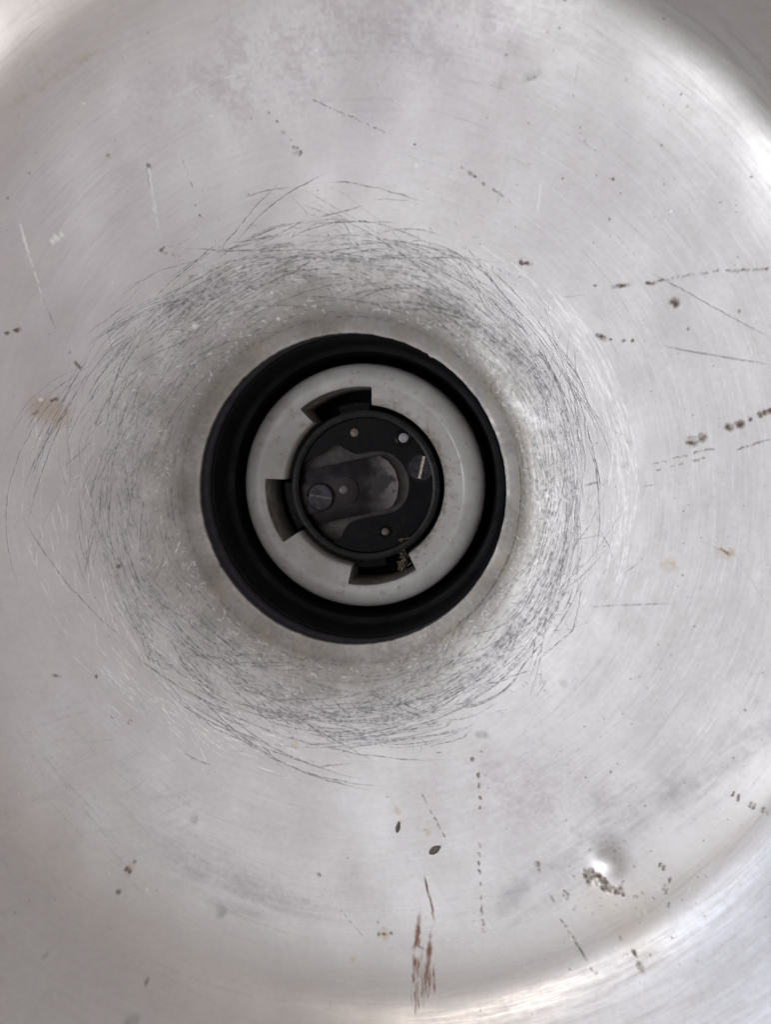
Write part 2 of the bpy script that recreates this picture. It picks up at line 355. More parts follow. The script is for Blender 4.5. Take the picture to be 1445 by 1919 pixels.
# rubbed smears lower left, soft grey strokes lower right
for i in range(90):
    u0 = rng.uniform(0, 300); v0 = 1400 + u0*.55 + rng.normal(0, 55); ang = rng.choice([.9, -.35, -.35]) + rng.normal(0, .12); ln = rng.uniform(40, 150)
    pstroke(DARK, [(u0, v0), (u0 + ln*math.cos(ang), v0 + ln*math.sin(ang))], rng.uniform(.12, .3), rng.uniform(.04, .15), rough=.4)
for i in range(26):
    o = rng.normal(0, 22); pstroke(DARK, [(270 + rng.uniform(-40, 60), 1575 + o), (400, 1625 + o), (520, 1680 + o), (rng.uniform(560, 700), 1715 + o)], rng.uniform(.2, .5), rng.uniform(.05, .16), rough=.3)
for i in range(60):
    u0 = rng.uniform(930, 1445); v0 = 1705 - (u0 - 930)*.62 + rng.normal(0, 30); ln = rng.uniform(40, 160)
    pstroke(DARK, [(u0, v0), (u0 + ln*.83, v0 - ln*.55)], rng.uniform(.2, .5), rng.uniform(.04, .14), rough=.4)
for i in range(160):
    u0 = rng.normal(1330, 70); v0 = rng.normal(1400, 110)
    pstroke(WHITE, [(u0, v0), (u0 + rng.normal(2, 3), v0 + rng.uniform(3, 14))], rng.uniform(.07, .2), rng.uniform(.1, .4))
for i in range(70):                                      # soft grey band, lower right
    u0 = rng.normal(1230, 110); v0 = 1500 - (u0 - 1230)*.75 + rng.normal(0, 28); ln = rng.uniform(40, 130)
    pstroke(SOFT_GREY, [(u0, v0), (u0 + ln*.75, v0 - ln*.62)], rng.uniform(.5, 1.6), rng.uniform(.08, .26), rough=.3)
for i in range(26):
    u0 = rng.normal(985, 50); v0 = 1672 - (u0 - 985)*.55 + rng.normal(0, 10); ln = rng.uniform(60, 150)
    pstroke(SOFT_GREY, [(u0, v0), (u0 + ln*.87, v0 - ln*.5)], rng.uniform(.5, 1.3), rng.uniform(.10, .28), rough=.3)
for i in range(18):
    u0 = rng.uniform(230, 420); o = rng.normal(0, 14); pstroke(SOFT_GREY, [(u0, 1565 + (u0 - 230)*.4 + o), (u0 + 110, 1620 + (u0 - 230)*.4 + o), (u0 + 220, 1655 + (u0 - 230)*.33 + o)], rng.uniform(.4, 1.0), rng.uniform(.07, .2), rough=.3)
# the crusty dent
pd = on_bowl([1143], [1618])[0]
for i in range(60):
    t = rng.random(); p = (1100 + 62*t + rng.normal(0, 5), 1638 + 36*t + rng.normal(0, 7*(1.3 - t)))
    pdots(BROWN, [p], rng.uniform(2, 5.5), rng.uniform(.5, 1.0)); pdots(BUMP, [p], rng.uniform(2, 5), rng.uniform(.2, 1.0))
for i in range(45):
    p = (rng.normal(1150, 40), rng.normal(1640, 40)); pdots(BROWN if i % 2 else DARK, [p], rng.uniform(1.2, 2.6), rng.uniform(.2, .6))
pdots(YELL, [(1180, 1740), (1140, 1690), (1200, 1700)], [40, 45, 35], .3)
# tea-coloured line, upper left
pstroke(YELL, [(0, 215), (40, 185), (80, 160), (150, 110), (210, 85)], .3, .35, rough=.5); pstroke(YELL, [(80, 150), (60, 90)], .2, .3)
# stain round the neck, right and lower left
for i in range(40):
    th = math.radians(rng.choice([rng.normal(-5, 22), rng.normal(40, 12), rng.normal(235, 14), rng.normal(110, 15)])); r = rng.uniform(30.5, 35)
    stroke(YELL, arc_stroke(r, th, rng.uniform(2, 6), 0, 0), rng.uniform(.5, 1.1), rng.uniform(.12, .38))

f_lo, f_mid, f_hi = fbm(5, 4, 1), fbm(40, 4, 2), fbm(420, 2, 3)
xs = (np.arange(NB) + .5)*PX - EXT; XX, YY = np.meshgrid(xs.astype(np.float32), xs.astype(np.float32)); RR = np.hypot(XX, YY); TT = np.arctan2(YY, XX)
# matt, chalky corrosion of the scraped zone
edge = 47.5 + 6*np.cos(TT - 2.9)
fall = np.clip((edge + 3.5 - RR)/15, 0, 1); fall = fall*fall*(3 - 2*fall)
near = np.clip((44 - RR)/9, 0, 1)
HAZE = np.clip(fall*(.50 + .45*near + (f_mid - .5)*1.1 + (f_hi - .5)*.5), 0, 1)
lip = np.clip((35.2 - RR)/1.8, 0, 1)
DARK = np.maximum(DARK, lip*np.clip(.20 + (f_mid - .5)*.9, 0, .6))
YELL = np.maximum(YELL, lip*np.clip((f_mid - .48)*1.6, 0, .3))
BROWN *= np.clip(.62 + (f_hi - .42)*2.6, .25, 1)
DARK = np.clip(DARK*np.clip(.85 + (f_hi - .5)*1.2, .4, 1.1) + SOFT_GREY*np.clip(.42 + (f_mid - .45)*2.2, .1, 1.3), 0, 1)
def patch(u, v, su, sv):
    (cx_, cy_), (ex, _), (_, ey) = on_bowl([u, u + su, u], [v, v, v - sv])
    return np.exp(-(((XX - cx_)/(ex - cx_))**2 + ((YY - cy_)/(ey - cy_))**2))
LILAC = np.clip((patch(620, 60, 420, 130) + .8*patch(330, 190, 230, 90) + .5*patch(1000, 1500, 200, 90))*(.15 + np.clip((f_mid - .36)*2.2, 0, 1) + (f_hi - .5)*1.4), 0, 1)  # purple reflection painted into the metal colour, strongest at the top
LOW = f_lo; MOT = np.clip((f_hi - .5)*1.4 + (f_mid - .5)*1.2 + .5, 0, 1)
def sample(B, x, y):
    u = np.clip((x + EXT)/PX - .5, 0, NB - 1.01); v = np.clip((y + EXT)/PX - .5, 0, NB - 1.01)
    i = u.astype(int); j = v.astype(int); fu = u - i; fv = v - j
    return (B[j, i]*(1-fu) + B[j, i+1]*fu)*(1-fv) + (B[j+1, i]*(1-fu) + B[j+1, i+1]*fu)*fv

# ------------------------------------------------------------------ materials
def material(name):
    m = bpy.data.materials.new(name); m.use_nodes = True
    nt = m.node_tree; b = nt.nodes['Principled BSDF']
    return m, nt, b
def noise(nt, scale, detail=4, rough=.6, vec=None):
    n = N(nt, 'ShaderNodeTexNoise'); n.inputs['Scale'].default_value = scale; n.inputs['Detail'].default_value = detail; n.inputs['Roughness'].default_value = rough
    if vec is None:
        t = N(nt, 'ShaderNodeTexCoord'); vec = t.outputs['Object']
    L(nt, vec, n.inputs['Vector']); return n.outputs['Fac']

def make_aluminium():
    m, nt, b = material('worn_aluminium')
    A = N(nt, 'ShaderNodeAttribute', attribute_name='wear'); B = N(nt, 'ShaderNodeAttribute', attribute_name='stain')
    sa = N(nt, 'ShaderNodeSeparateColor'); L(nt, A.outputs['Color'], sa.inputs[0])
    sb = N(nt, 'ShaderNodeSeparateColor'); L(nt, B.outputs['Color'], sb.inputs[0])
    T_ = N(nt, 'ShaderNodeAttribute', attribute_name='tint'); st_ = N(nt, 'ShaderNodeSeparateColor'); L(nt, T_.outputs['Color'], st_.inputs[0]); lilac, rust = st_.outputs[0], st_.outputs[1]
    dark, lite, brown, haze = sa.outputs[0], sa.outputs[1], sa.outputs[2], A.outputs['Alpha']
    white, yell, mot, low = sb.outputs[0], sb.outputs[1], sb.outputs[2], B.outputs['Alpha']
    mot = math_(nt, 'ADD', math_(nt, 'MULTIPLY', noise(nt, 900, 3, .7), .55), math_(nt, 'MULTIPLY', noise(nt, 130, 5, .65), .45))
    c = mix(nt, low, (0.665, 0.64, 0.632), (0.74, 0.718, 0.71))
    # the grain left by spinning: fine rings that come and go round the bowl
    oc = N(nt, 'ShaderNodeTexCoord'); ox = N(nt, 'ShaderNodeSeparateXYZ'); L(nt, oc.outputs['Object'], ox.inputs[0])
    rr_ = math_(nt, 'SQRT', math_(nt, 'ADD', math_(nt, 'MULTIPLY', ox.outputs[0], ox.outputs[0]), math_(nt, 'MULTIPLY', ox.outputs[1], ox.outputs[1])))
    def grain(k, f, detail):
        cv = N(nt, 'ShaderNodeCombineXYZ')
        for q in (0, 1): L(nt, math_(nt, 'MULTIPLY', math_(nt, 'DIVIDE', ox.outputs[q], rr_), k), cv.inputs[q])
        L(nt, math_(nt, 'MULTIPLY', rr_, f), cv.inputs[2])
        return noise(nt, 1.0, detail, .65, cv.outputs[0])
    gr = math_(nt, 'ADD', math_(nt, 'MULTIPLY', grain(9, 2600, 3), .6), math_(nt, 'MULTIPLY', grain(4, 420, 4), .4))
    c = mix(nt, rng_(nt, gr, .40, .62, 0, .17, False), c, (0.52, 0.50, 0.495))
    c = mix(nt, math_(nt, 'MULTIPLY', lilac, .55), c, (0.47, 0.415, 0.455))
    c = mix(nt, math_(nt, 'MULTIPLY', haze, .85), c, (0.335, 0.318, 0.298))
    c = mix(nt, rng_(nt, mot, .40, .66, .0, .32, False), c, (0.48, 0.455, 0.455))
    c = mix(nt, math_(nt, 'MULTIPLY', yell, .7), c, (0.50, 0.40, 0.25))
    c = mix(nt, math_(nt, 'MULTIPLY', lite, .95, True), c, (0.93, 0.925, 0.90))
    c = mix(nt, math_(nt, 'MULTIPLY', dark, .86, True), c, (0.080, 0.080, 0.097))
    c = mix(nt, math_(nt, 'MULTIPLY', brown, 1.0, True), c, (0.13, 0.09, 0.06))
    c = mix(nt, math_(nt, 'MULTIPLY', rust, .95, True), c, (0.20, 0.080, 0.036))
    c = mix(nt, math_(nt, 'MULTIPLY', white, .9, True), c, (0.86, 0.86, 0.86))
    L(nt, c, b.inputs['Base Color'])
    met = math_(nt, 'SUBTRACT', .88, math_(nt, 'MULTIPLY', haze, .62))
    for q, k in ((white, .7), (brown, .9), (dark, .3), (rust, .9), (lilac, .35)): met = math_(nt, 'SUBTRACT', met, math_(nt, 'MULTIPLY', q, k), True)
    L(nt, met, b.inputs['Metallic'])
    r = rng_(nt, low, .2, .8, .31, .39, False)
    r = math_(nt, 'ADD', r, rng_(nt, gr, .38, .62, -.05, .07, False))
    r = math_(nt, 'ADD', r, math_(nt, 'MULTIPLY', lilac, .12))
    r = math_(nt, 'ADD', r, math_(nt, 'MULTIPLY', haze, .20))
    r = math_(nt, 'ADD', r, math_(nt, 'MULTIPLY', math_(nt, 'ADD', brown, white), .3), True)
    r = math_(nt, 'ADD', r, math_(nt, 'MULTIPLY', math_(nt, 'SUBTRACT', mot, .5), .12), True)
    L(nt, r, b.inputs['Roughness'])
    tg = N(nt, 'ShaderNodeTangent', direction_type='RADIAL', axis='Z'); L(nt, tg.outputs[0], b.inputs['Tangent']); b.inputs['Anisotropic'].default_value = .35
    h = math_(nt, 'SUBTRACT', math_(nt, 'MULTIPLY', white, .15), math_(nt, 'MULTIPLY', dark, .5))
    h = math_(nt, 'ADD', h, math_(nt, 'MULTIPLY', lite, .08))
    h = math_(nt, 'ADD', h, math_(nt, 'MULTIPLY', mot, math_(nt, 'ADD', math_(nt, 'MULTIPLY', haze, .30), .10)))
    h = math_(nt, 'ADD', h, math_(nt, 'MULTIPLY', gr, .10))
    bp = N(nt, 'ShaderNodeBump'); bp.inputs['Strength'].default_value = .45; bp.inputs['Distance'].default_value = .00012
    L(nt, h, bp.inputs['Height']); L(nt, bp.outputs[0], b.inputs['Normal'])
    return m
ALU = make_aluminium()

def simple(name, c0, c1, rough, scale, metallic=0.0, spec=.5, bump=.1, bscale=None, dist=.0001, dust=None):
    m, nt, b = material(name)
    n = noise(nt, scale, 5, .65)
    c = mix(nt, rng_(nt, n, .35, .68), c0, c1)
    rr = rng_(nt, noise(nt, scale*2.3, 3), .3, .7, rough*.8, min(1, rough*1.25), False)
    if dust:
        d = rng_(nt, noise(nt, dust[0], 6, .75), dust[1], dust[2])
        c = mix(nt, d, c, dust[3]); rr = math_(nt, 'ADD', rr, math_(nt, 'MULTIPLY', d, .3), True)
        met = math_(nt, 'MULTIPLY', math_(nt, 'SUBTRACT', 1.0, d), metallic); L(nt, met, b.inputs['Metallic'])
    else: b.inputs['Metallic'].default_value = metallic
    L(nt, c, b.inputs['Base Color']); L(nt, rr, b.inputs['Roughness'])
    b.inputs['Specular IOR Level'].default_value = spec
    bp = N(nt, 'ShaderNodeBump'); bp.inputs['Strength'].default_value = bump; bp.inputs['Distance'].default_value = dist
    L(nt, noise(nt, bscale or scale*4, 4), bp.inputs['Height']); L(nt, bp.outputs[0], b.inputs['Normal'])
    return m
HOUSE = simple('black_housing', (0.004, 0.004, 0.005), (0.008, 0.008, 0.010), .6, 120, spec=.2)
SLEEVE = simple('grey_black_sleeve', (0.04, 0.039, 0.046), (0.06, 0.057, 0.067), .6, 300, spec=.3)
BAKE = simple('black_bakelite', (0.0025, 0.0022, 0.003), (0.006, 0.005, 0.006), .27, 220, spec=.09, bump=.35, dust=(520, .55, .85, (.035, .031, .029)))
BAKE_HI = simple('highlit_bakelite', (0.004, 0.0038, 0.0045), (0.014, 0.0125, 0.0125), .30, 420, spec=.20, bump=.4, dust=(600, .55, .78, (.06, .053, .047)))  # lighter rim crest: its highlight is painted into the bakelite colour
FLOORM = simple('brown_fibre_board', (0.038, 0.031, 0.031), (0.065, 0.054, 0.052), .6, 300, bump=.2)
STEEL = simple('dull_contact_steel', (0.012, 0.010, 0.0115), (0.026, 0.022, 0.024), .36, 260, metallic=.9, bump=.15, dust=(500, .58, .7, (.03, .027, .03)))
STEELD = simple('dark_contact_steel', (0.017, 0.0115, 0.013), (0.030, 0.022, 0.024), .45, 260, metallic=.6, bump=.15)
SCREWM = simple('blackened_screw', (0.016, 0.0145, 0.017), (0.045, 0.041, 0.045), .30, 500, metallic=.8, bump=.2)
BRASS = simple('bare_slot_metal', (0.42, 0.37, 0.30), (0.58, 0.53, 0.46), .45, 900, metallic=.6)
SLOTD = simple('dull_slot_metal', (0.07, 0.062, 0.06), (0.15, 0.137, 0.13), .5, 900, metallic=.5)
TIN = simple('grey_rivet', (0.24, 0.235, 0.25), (0.32, 0.31, 0.32), .5, 900, metallic=.3)
COPPER = simple('brown_rivet', (0.13, 0.09, 0.075), (0.19, 0.14, 0.11), .5, 900, metallic=.3)
FLUFF = simple('dusty_fibre', (0.20, 0.17, 0.125), (0.30, 0.26, 0.20), .9, 900)
SEEDM = simple('dark_seed_husk', (0.10, 0.09, 0.08), (0.20, 0.18, 0.165), .7, 1500, bump=.4, dist=.0002)

def make_ceramic():
    m, nt, b = material('dirty_white_porcelain')
    c = mix(nt, rng_(nt, noise(nt, 160, 5, .6), .35, .7), (0.445, 0.43, 0.42), (0.525, 0.512, 0.504))
    d = rng_(nt, noise(nt, 420, 6, .75), .50, .70)
    c = mix(nt, math_(nt, 'MULTIPLY', d, .7), c, (0.30, 0.26, 0.21))
    v = N(nt, 'ShaderNodeTexVoronoi'); v.inputs['Scale'].default_value = 560
    t = N(nt, 'ShaderNodeTexCoord'); L(nt, t.outputs['Object'], v.inputs['Vector'])
    sp = rng_(nt, v.outputs['Distance'], .20, .11)
    sel = N(nt, 'ShaderNodeSeparateColor'); L(nt, v.outputs['Color'], sel.inputs[0])
    sp = math_(nt, 'MULTIPLY', sp, math_(nt, 'GREATER_THAN', sel.outputs[0], .5))
    c = mix(nt, math_(nt, 'MULTIPLY', sp, .5), c, (0.20, 0.165, 0.13))
    px_ = N(nt, 'ShaderNodeSeparateXYZ'); L(nt, t.outputs['Object'], px_.inputs[0])
    rad = math_(nt, 'SQRT', math_(nt, 'ADD', math_(nt, 'MULTIPLY', px_.outputs[0], px_.outputs[0]), math_(nt, 'MULTIPLY', px_.outputs[1], px_.outputs[1])))
    gm = math_(nt, 'ADD', rng_(nt, rad, .0222, .0172), math_(nt, 'MULTIPLY', math_(nt, 'SUBTRACT', noise(nt, 520, 6, .75), .62), 3.0))
    gm = math_(nt, 'MULTIPLY', rng_(nt, gm, .15, .9), rng_(nt, px_.outputs[0], -.004, .016, .25, 1.0))
    c = mix(nt, math_(nt, 'MULTIPLY', gm, .75), c, (0.20, 0.165, 0.12))
    L(nt, c, b.inputs['Base Color'])
    rr = math_(nt, 'ADD', rng_(nt, noise(nt, 500, 3), .3, .7, .14, .30, False), math_(nt, 'MULTIPLY', math_(nt, 'ADD', d, sp), .35), True)
    L(nt, rr, b.inputs['Roughness'])
    bp = N(nt, 'ShaderNodeBump'); bp.inputs['Strength'].default_value = .25; bp.inputs['Distance'].default_value = .0002
    L(nt, math_(nt, 'SUBTRACT', noise(nt, 300, 4), math_(nt, 'MULTIPLY', sp, .6)), bp.inputs['Height']); L(nt, bp.outputs[0], b.inputs['Normal'])
    return m
CERAM = make_ceramic()

# ------------------------------------------------------------------ the reflector
reflector = empty('lamp_reflector', (0, 0, -1), 'scratched dull aluminium lamp reflector bowl with a round opening around the socket', 'lamp reflector')
WARP = {id(BROWN): .38, id(RUST): .35, id(WHITE): .3, id(YELL): 1.2}
def lathe_sheet(name, r, z, nth, parent, wear=True, wavy=True):
    th = np.linspace(0, TAU, nth, endpoint=False)
    Rg, Tg = np.meshgrid(r, th, indexing='ij'); Zg = np.repeat(z[:, None], nth, 1)
    X = Rg*np.cos(Tg); Y = Rg*np.sin(Tg)
    if wavy:
        w = np.clip((Rg - 34)/6, 0, 1)
        wl = sample(f_lo, X, Y) - .5
        wm = sample(WAVE, X, Y) - .5
        Zg = Zg + w*(wl*1.1 + wm*.22)
        # ragged edge of the opening
        e = np.clip((31.6 - Rg)/.9, 0, 1)
        g = np.interp(th, np.linspace(0, TAU, 241), np.r_[(q_ := rng.normal(0, .03, 240)*(1 + 3*(rng.random(240) < .06))), q_[0]])
        k = 1 + e*g[None, :]/30; X = X*k; Y = Y*k
        # the dent: a pushed-in dimple with a raised crust beside it
        d = np.hypot((X - pd[0]), (Y - pd[1]))
        Zg = Zg + 0.60*np.exp(-(d/2.3)**2)
        Zg = Zg + .09*sample(BUMP, X, Y)
    V = np.stack([X, Y, Zg], -1).reshape(-1, 3)
    n = len(r); idx = np.arange(n*nth).reshape(n, nth); nx = np.roll(idx, -1, 1)
    Q = np.stack([idx[:-1], idx[1:], nx[1:], nx[:-1]], -1).reshape(-1, 4)
    o = mesh_np(name, V, Q, ALU, parent)
    o.location = (0, 0, .001)                               # the parent Empty sits 1 mm lower
    x, y = V[:, 0], V[:, 1]
    jx = sample(f_hi, x, y) - .5; jy = sample(f_hi, -y, x) - .5      # nothing worn has a clean edge
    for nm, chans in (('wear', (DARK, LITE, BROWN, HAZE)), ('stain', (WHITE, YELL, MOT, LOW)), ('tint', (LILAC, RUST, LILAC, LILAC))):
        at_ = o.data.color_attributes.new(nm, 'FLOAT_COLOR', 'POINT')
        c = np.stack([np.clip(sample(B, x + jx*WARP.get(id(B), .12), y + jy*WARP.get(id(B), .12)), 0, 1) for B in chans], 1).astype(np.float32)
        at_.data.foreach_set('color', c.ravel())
    return o
WAVE = fbm(16, 2, 9)
R_BOWL = np.r_[np.linspace(R0, 36, 60), np.linspace(36, 94, 480)[1:]]
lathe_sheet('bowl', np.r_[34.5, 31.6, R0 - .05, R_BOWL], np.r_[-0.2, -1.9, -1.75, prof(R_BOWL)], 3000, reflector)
R_RIM = np.linspace(94, 121, 150)
z_end = prof(np.array([121.0]))[0]
lathe_sheet('outer_rim', np.r_[R_RIM, 122.2, 122.6, 122.0, 112, 100], np.r_[prof(R_RIM), z_end + .7, z_end + .2, z_end - .8, 56.0, 36.0], 1600, reflector)

# ------------------------------------------------------------------ the housing behind the opening
def lathe(name, prof_, mat, parent, nth=160, sharp=35, loc=None):
    r = np.array([p[0] for p in prof_], float); z = np.array([p[1] for p in prof_], float)
    th = np.linspace(0, TAU, nth, endpoint=False)
    V = np.stack([r[:, None]*np.cos(th), r[:, None]*np.sin(th), np.repeat(z[:, None], nth, 1)], -1).reshape(-1, 3)
    n = len(r); idx = np.arange(n*nth).reshape(n, nth); nx = np.roll(idx, -1, 1)
    Q = np.stack([idx[:-1], nx[:-1], nx[1:], idx[1:]], -1).reshape(-1, 4)
    return mesh_np(name, V, Q, mat, parent, sharp=sharp)
house = empty('socket_housing', (0, 0, -36), 'black stepped cup behind the opening, surrounding the porcelain socket ring', 'lamp housing')
for nm, pr, m_ in (('sleeve', [(36, -2.6), (32.7, -2.6), (32.2, -3.2), (32.0, -7.0), (31.5, -7.6), (31.5, -9.0), (36, -9.0), (36, -2.7)], SLEEVE),
                   ('cup', [(35, -9.1), (31.3, -9.1), (30.9, -9.5), (30.6, -16), (30.0, -16.8), (29.0, -17.2), (28.6, -18), (28.3, -33), (27, -34), (.05, -34), (.05, -36), (29, -36), (35, -30), (35, -9.2)], HOUSE)):
    lathe(nm, pr, m_, house).location.z = .036
# ------------------------------------------------------------------ the socket
socket = empty('lamp_socket', (0, 0, -34), 'three slot bayonet lamp socket with pale porcelain ring and black insert', 'lamp socket')
def dz(o): o.location.z += .034; return o
NOTCH = [(84, 128.5), (175.7, 215.0), (262, 304)]
def in_notch(deg): return any(a0 <= deg <= a1 for a0, a1 in NOTCH)
def grid_ring(name, cols, mat, parent, sharp=32, crest=None):
    """cols: list of (angle in degrees, [(r, z), ...]) around a full turn"""
    n = len(cols); k = len(cols[0][1])
    V = [(r*math.cos(math.radians(t)), r*math.sin(math.radians(t)), z) for t, p in cols for r, z in p]
    idx = np.arange(n*k).reshape(n, k); nx = np.roll(idx, -1, 0)
    Q = np.stack([idx[:, :-1], nx[:, :-1], nx[:, 1:], idx[:, 1:]], -1).reshape(-1, 4)
    o = mesh_np(name, V, Q, mat, parent, sharp=sharp)
    if crest:
        mi = np.zeros((n, k-1), np.int32); mi[:, crest[0]:crest[1]] = 1; o.data.polygons.foreach_set('material_index', mi.ravel())
    return o
def angles(edges, step=1.5):
    A = set(np.round(np.arange(0, 360, step), 3))
    for e in edges: A |= {round(e - .25, 3), round(e + .25, 3)}
    return sorted(A)
tail = [(21.55, -15.35), (21.85, -15.12), (22.3, -15.0), (23.3, -15.02), (24.4, -15.2), (25.3, -15.55), (26.0, -16.15), (26.4, -17.0), (26.5, -18.2), (26.5, -27)]
plain = [(17.7, -27), (17.7, -18.6), (17.75, -18.0), (17.95, -17.65), (18.4, -17.3), (19.4, -16.65), (20.4, -15.98), (21.1, -15.6)]
cut = [(21.3, -27), (21.3, -18.6), (21.3, -17.8), (21.3, -17.0), (21.3, -16.4), (21.32, -16.0), (21.36, -15.7), (21.44, -15.45)]
cols = [(t, (cut if in_notch(t) else plain) + tail) for t in angles([e for n_ in NOTCH for e in n_])]
PORC_SHADE = simple('shaded_porcelain', (0.17, 0.152, 0.14), (0.30, 0.278, 0.26), .5, 300, bump=.3)  # slot walls: shade of the recess painted as darker porcelain
pr = dz(grid_ring('porcelain_ring', cols, [CERAM, PORC_SHADE], socket))
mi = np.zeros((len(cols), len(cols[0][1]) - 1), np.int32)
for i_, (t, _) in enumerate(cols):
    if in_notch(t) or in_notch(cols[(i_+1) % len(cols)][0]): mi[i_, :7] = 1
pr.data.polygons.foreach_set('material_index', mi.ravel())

# black insert: a rim with lugs that stand in the slots
LUG = [(86, 109), (178, 213), (263, 286)]
def in_lug(t): return any(a0 <= t <= a1 for a0, a1 in LUG)
cols = []
for t in angles([e for n_ in LUG for e in n_]):
    ro = 18.3 if in_lug(t) else 16.75
    cols.append((t, [(14.9, -24.5), (14.9, -20.2), (15.05, -19.75), (15.5, -19.55), (16.0, -19.55), (16.5, -19.7) , (ro - .1, -19.95), (ro, -20.3), (ro, -28)]))
insert = dz(grid_ring('insert_rim', cols, [BAKE, BAKE_HI], socket, crest=(2, 5)))

def smooth_poly(P, n=6):
    """closed Catmull-Rom through P"""
    P = np.asarray(P, float); out_ = []
    for i in range(len(P)):
        p0, p1, p2, p3 = P[i-1], P[i], P[(i+1) % len(P)], P[(i+2) % len(P)]
        for t in np.linspace(0, 1, n, endpoint=False):
            out_.append(.5*(2*p1 + (p2-p0)*t + (2*p0-5*p1+4*p2-p3)*t*t + (3*p1-p0-3*p2+p3)*t**3))
    return np.array(out_)
def plate(name, xy, z0, z1, mat, parent, bevel=.15):
    bm = bmesh.new()
    f = bm.faces.new([bm.verts.new((p[0], p[1], z1)) for p in xy])
    g = bmesh.ops.extrude_face_region(bm, geom=[f])
    for v in [q for q in g['geom'] if isinstance(q, bmesh.types.BMVert)]: v.co.z = z0
    bmesh.ops.recalc_face_normals(bm, faces=bm.faces)
    if bevel:
        top = [e for e in bm.edges if all(abs(v.co.z - z1) < 1e-6 for v in e.verts)]
        bmesh.ops.bevel(bm, geom=top, offset=bevel, segments=2, profile=.5, affect='EDGES', clamp_overlap=True)
    return bm_obj(name, bm, mat, parent, sharp=40)
ZS = .2768
def zp(pts, z): return [at(490 + x*ZS, 700 + y*ZS, z)[:2] for x, y in pts]      # outline read from the photo, set down at its own depth
def disc(name, c, r, z0, z1, mat, parent, dome=0.0, n=40, bevel=.12):
    pr = [(.01, z1 + dome)] + [(r*f, z1 + dome*(1 - f*f)) for f in (.3, .6, .85)] + [(r - bevel, z1), (r - bevel*.3, z1 - bevel*.3), (r, z1 - bevel), (r, z0)]
    r_ = np.array([p[0] for p in pr]); z_ = np.array([p[1] for p in pr]); th = np.linspace(0, TAU, n, endpoint=False)
    V = np.stack([c[0] + r_[:, None]*np.cos(th), c[1] + r_[:, None]*np.sin(th), np.repeat(z_[:, None], n, 1)], -1).reshape(-1, 3)
    idx = np.arange(len(pr)*n).reshape(len(pr), n); nx = np.roll(idx, -1, 1)
    Q = np.stack([idx[:-1], idx[1:], nx[1:], nx[:-1]], -1).reshape(-1, 4)
    return mesh_np(name, V, Q, mat, parent, sharp=40)

dz(disc('floor_disc', (0, 0), 14.95, -25.5, -23.2, FLOORM, socket, n=120))
# horseshoe plate, open to the left
ZH = -20.5
cx, cy = at(490 + 800*ZS, 700 + 745*ZS, ZH)[:2]
inner = [(300, 590), (395, 545), (470, 490), (520, 484), (565, 512), (640, 545), (720, 533), (800, 528), (880, 548), (950, 610), (992, 690), (1000, 760), (985, 840), (940, 905), (870, 950), (780, 968), (690, 985), (600, 1010), (560, 1060), (530, 1125)]
pin = zp(inner, ZH)
a0 = math.degrees(math.atan2(pin[0][1], pin[0][0])) ; a1 = math.degrees(math.atan2(pin[-1][1], pin[-1][0]))
def cr_open(P, n=5):
    P = np.asarray(P); E = np.vstack([2*P[0]-P[1], P, 2*P[-1]-P[-2]]); o = []
    for i in range(1, len(E)-2):
        p0, p1, p2, p3 = E[i-1:i+3]
        for t in np.linspace(0, 1, n, endpoint=False): o.append(.5*(2*p1+(p2-p0)*t+(2*p0-5*p1+4*p2-p3)*t*t+(3*p1-p0-3*p2+p3)*t**3))
    o.append(E[-2]); return np.array(o)
outer_end = a0 % 360 + 4; outer_start = (a1 % 360) - 360 - 4 if a1 % 360 > 180 else a1 % 360
arc = [(14.85*math.cos(math.radians(t)), 14.85*math.sin(math.radians(t))) for t in np.linspace(outer_start, outer_end, 90)]
hs = np.vstack([arc, cr_open(pin)])
shoe = dz(plate('horseshoe_plate', hs, -23.0, ZH, BAKE, socket, bevel=0))
# contact tongue and the short strip riveted on it
ZT = -21.6
P = zp([(262, 668), (420, 632), (560, 600), (700, 572), (800, 556), (856, 590), (905, 655), (930, 745), (918, 840), (888, 895), (855, 918), (700, 952), (500, 995), (372, 1030), (300, 1000), (262, 860)], ZT)
tongue = dz(plate('contact_strip', P, -22.4, ZT, STEEL, socket, bevel=.12))
P = zp([(262, 765), (400, 728), (500, 705), (560, 697), (620, 715), (652, 770), (650, 820), (620, 868), (560, 893), (450, 925), (330, 950), (280, 930)], ZT + .45)
strip = dz(plate('clamp_strip', smooth_poly(P, 3), ZT + .01, ZT + .45, STEELD, socket, bevel=.1))
nt = STEEL.node_tree; b = nt.nodes['Principled BSDF']; old = b.inputs['Base Color'].links[0].from_socket
g = N(nt, 'ShaderNodeNewGeometry'); sx = N(nt, 'ShaderNodeSeparateXYZ'); L(nt, g.outputs['Position'], sx.inputs[0])
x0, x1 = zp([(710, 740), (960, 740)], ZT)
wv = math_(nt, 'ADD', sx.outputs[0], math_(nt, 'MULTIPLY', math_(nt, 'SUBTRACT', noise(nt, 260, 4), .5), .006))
tipc = mix(nt, rng_(nt, wv, x0[0]*MM, x1[0]*MM), old, (0.22, 0.205, 0.215))  # lighter tip: contact wear and a reflection painted into the steel colour
bc = zp([(812, 735)], ZT)[0]                            # the spark-burnt patch
vd = N(nt, 'ShaderNodeVectorMath', operation='DISTANCE'); L(nt, g.outputs['Position'], vd.inputs[0]); vd.inputs[1].default_value = (bc[0]*MM, bc[1]*MM, ZT*MM)
bd = math_(nt, 'ADD', vd.outputs['Value'], math_(nt, 'MULTIPLY', math_(nt, 'SUBTRACT', noise(nt, 620, 5, .65), .5), .0075))
bf = rng_(nt, bd, .0030, .0022)
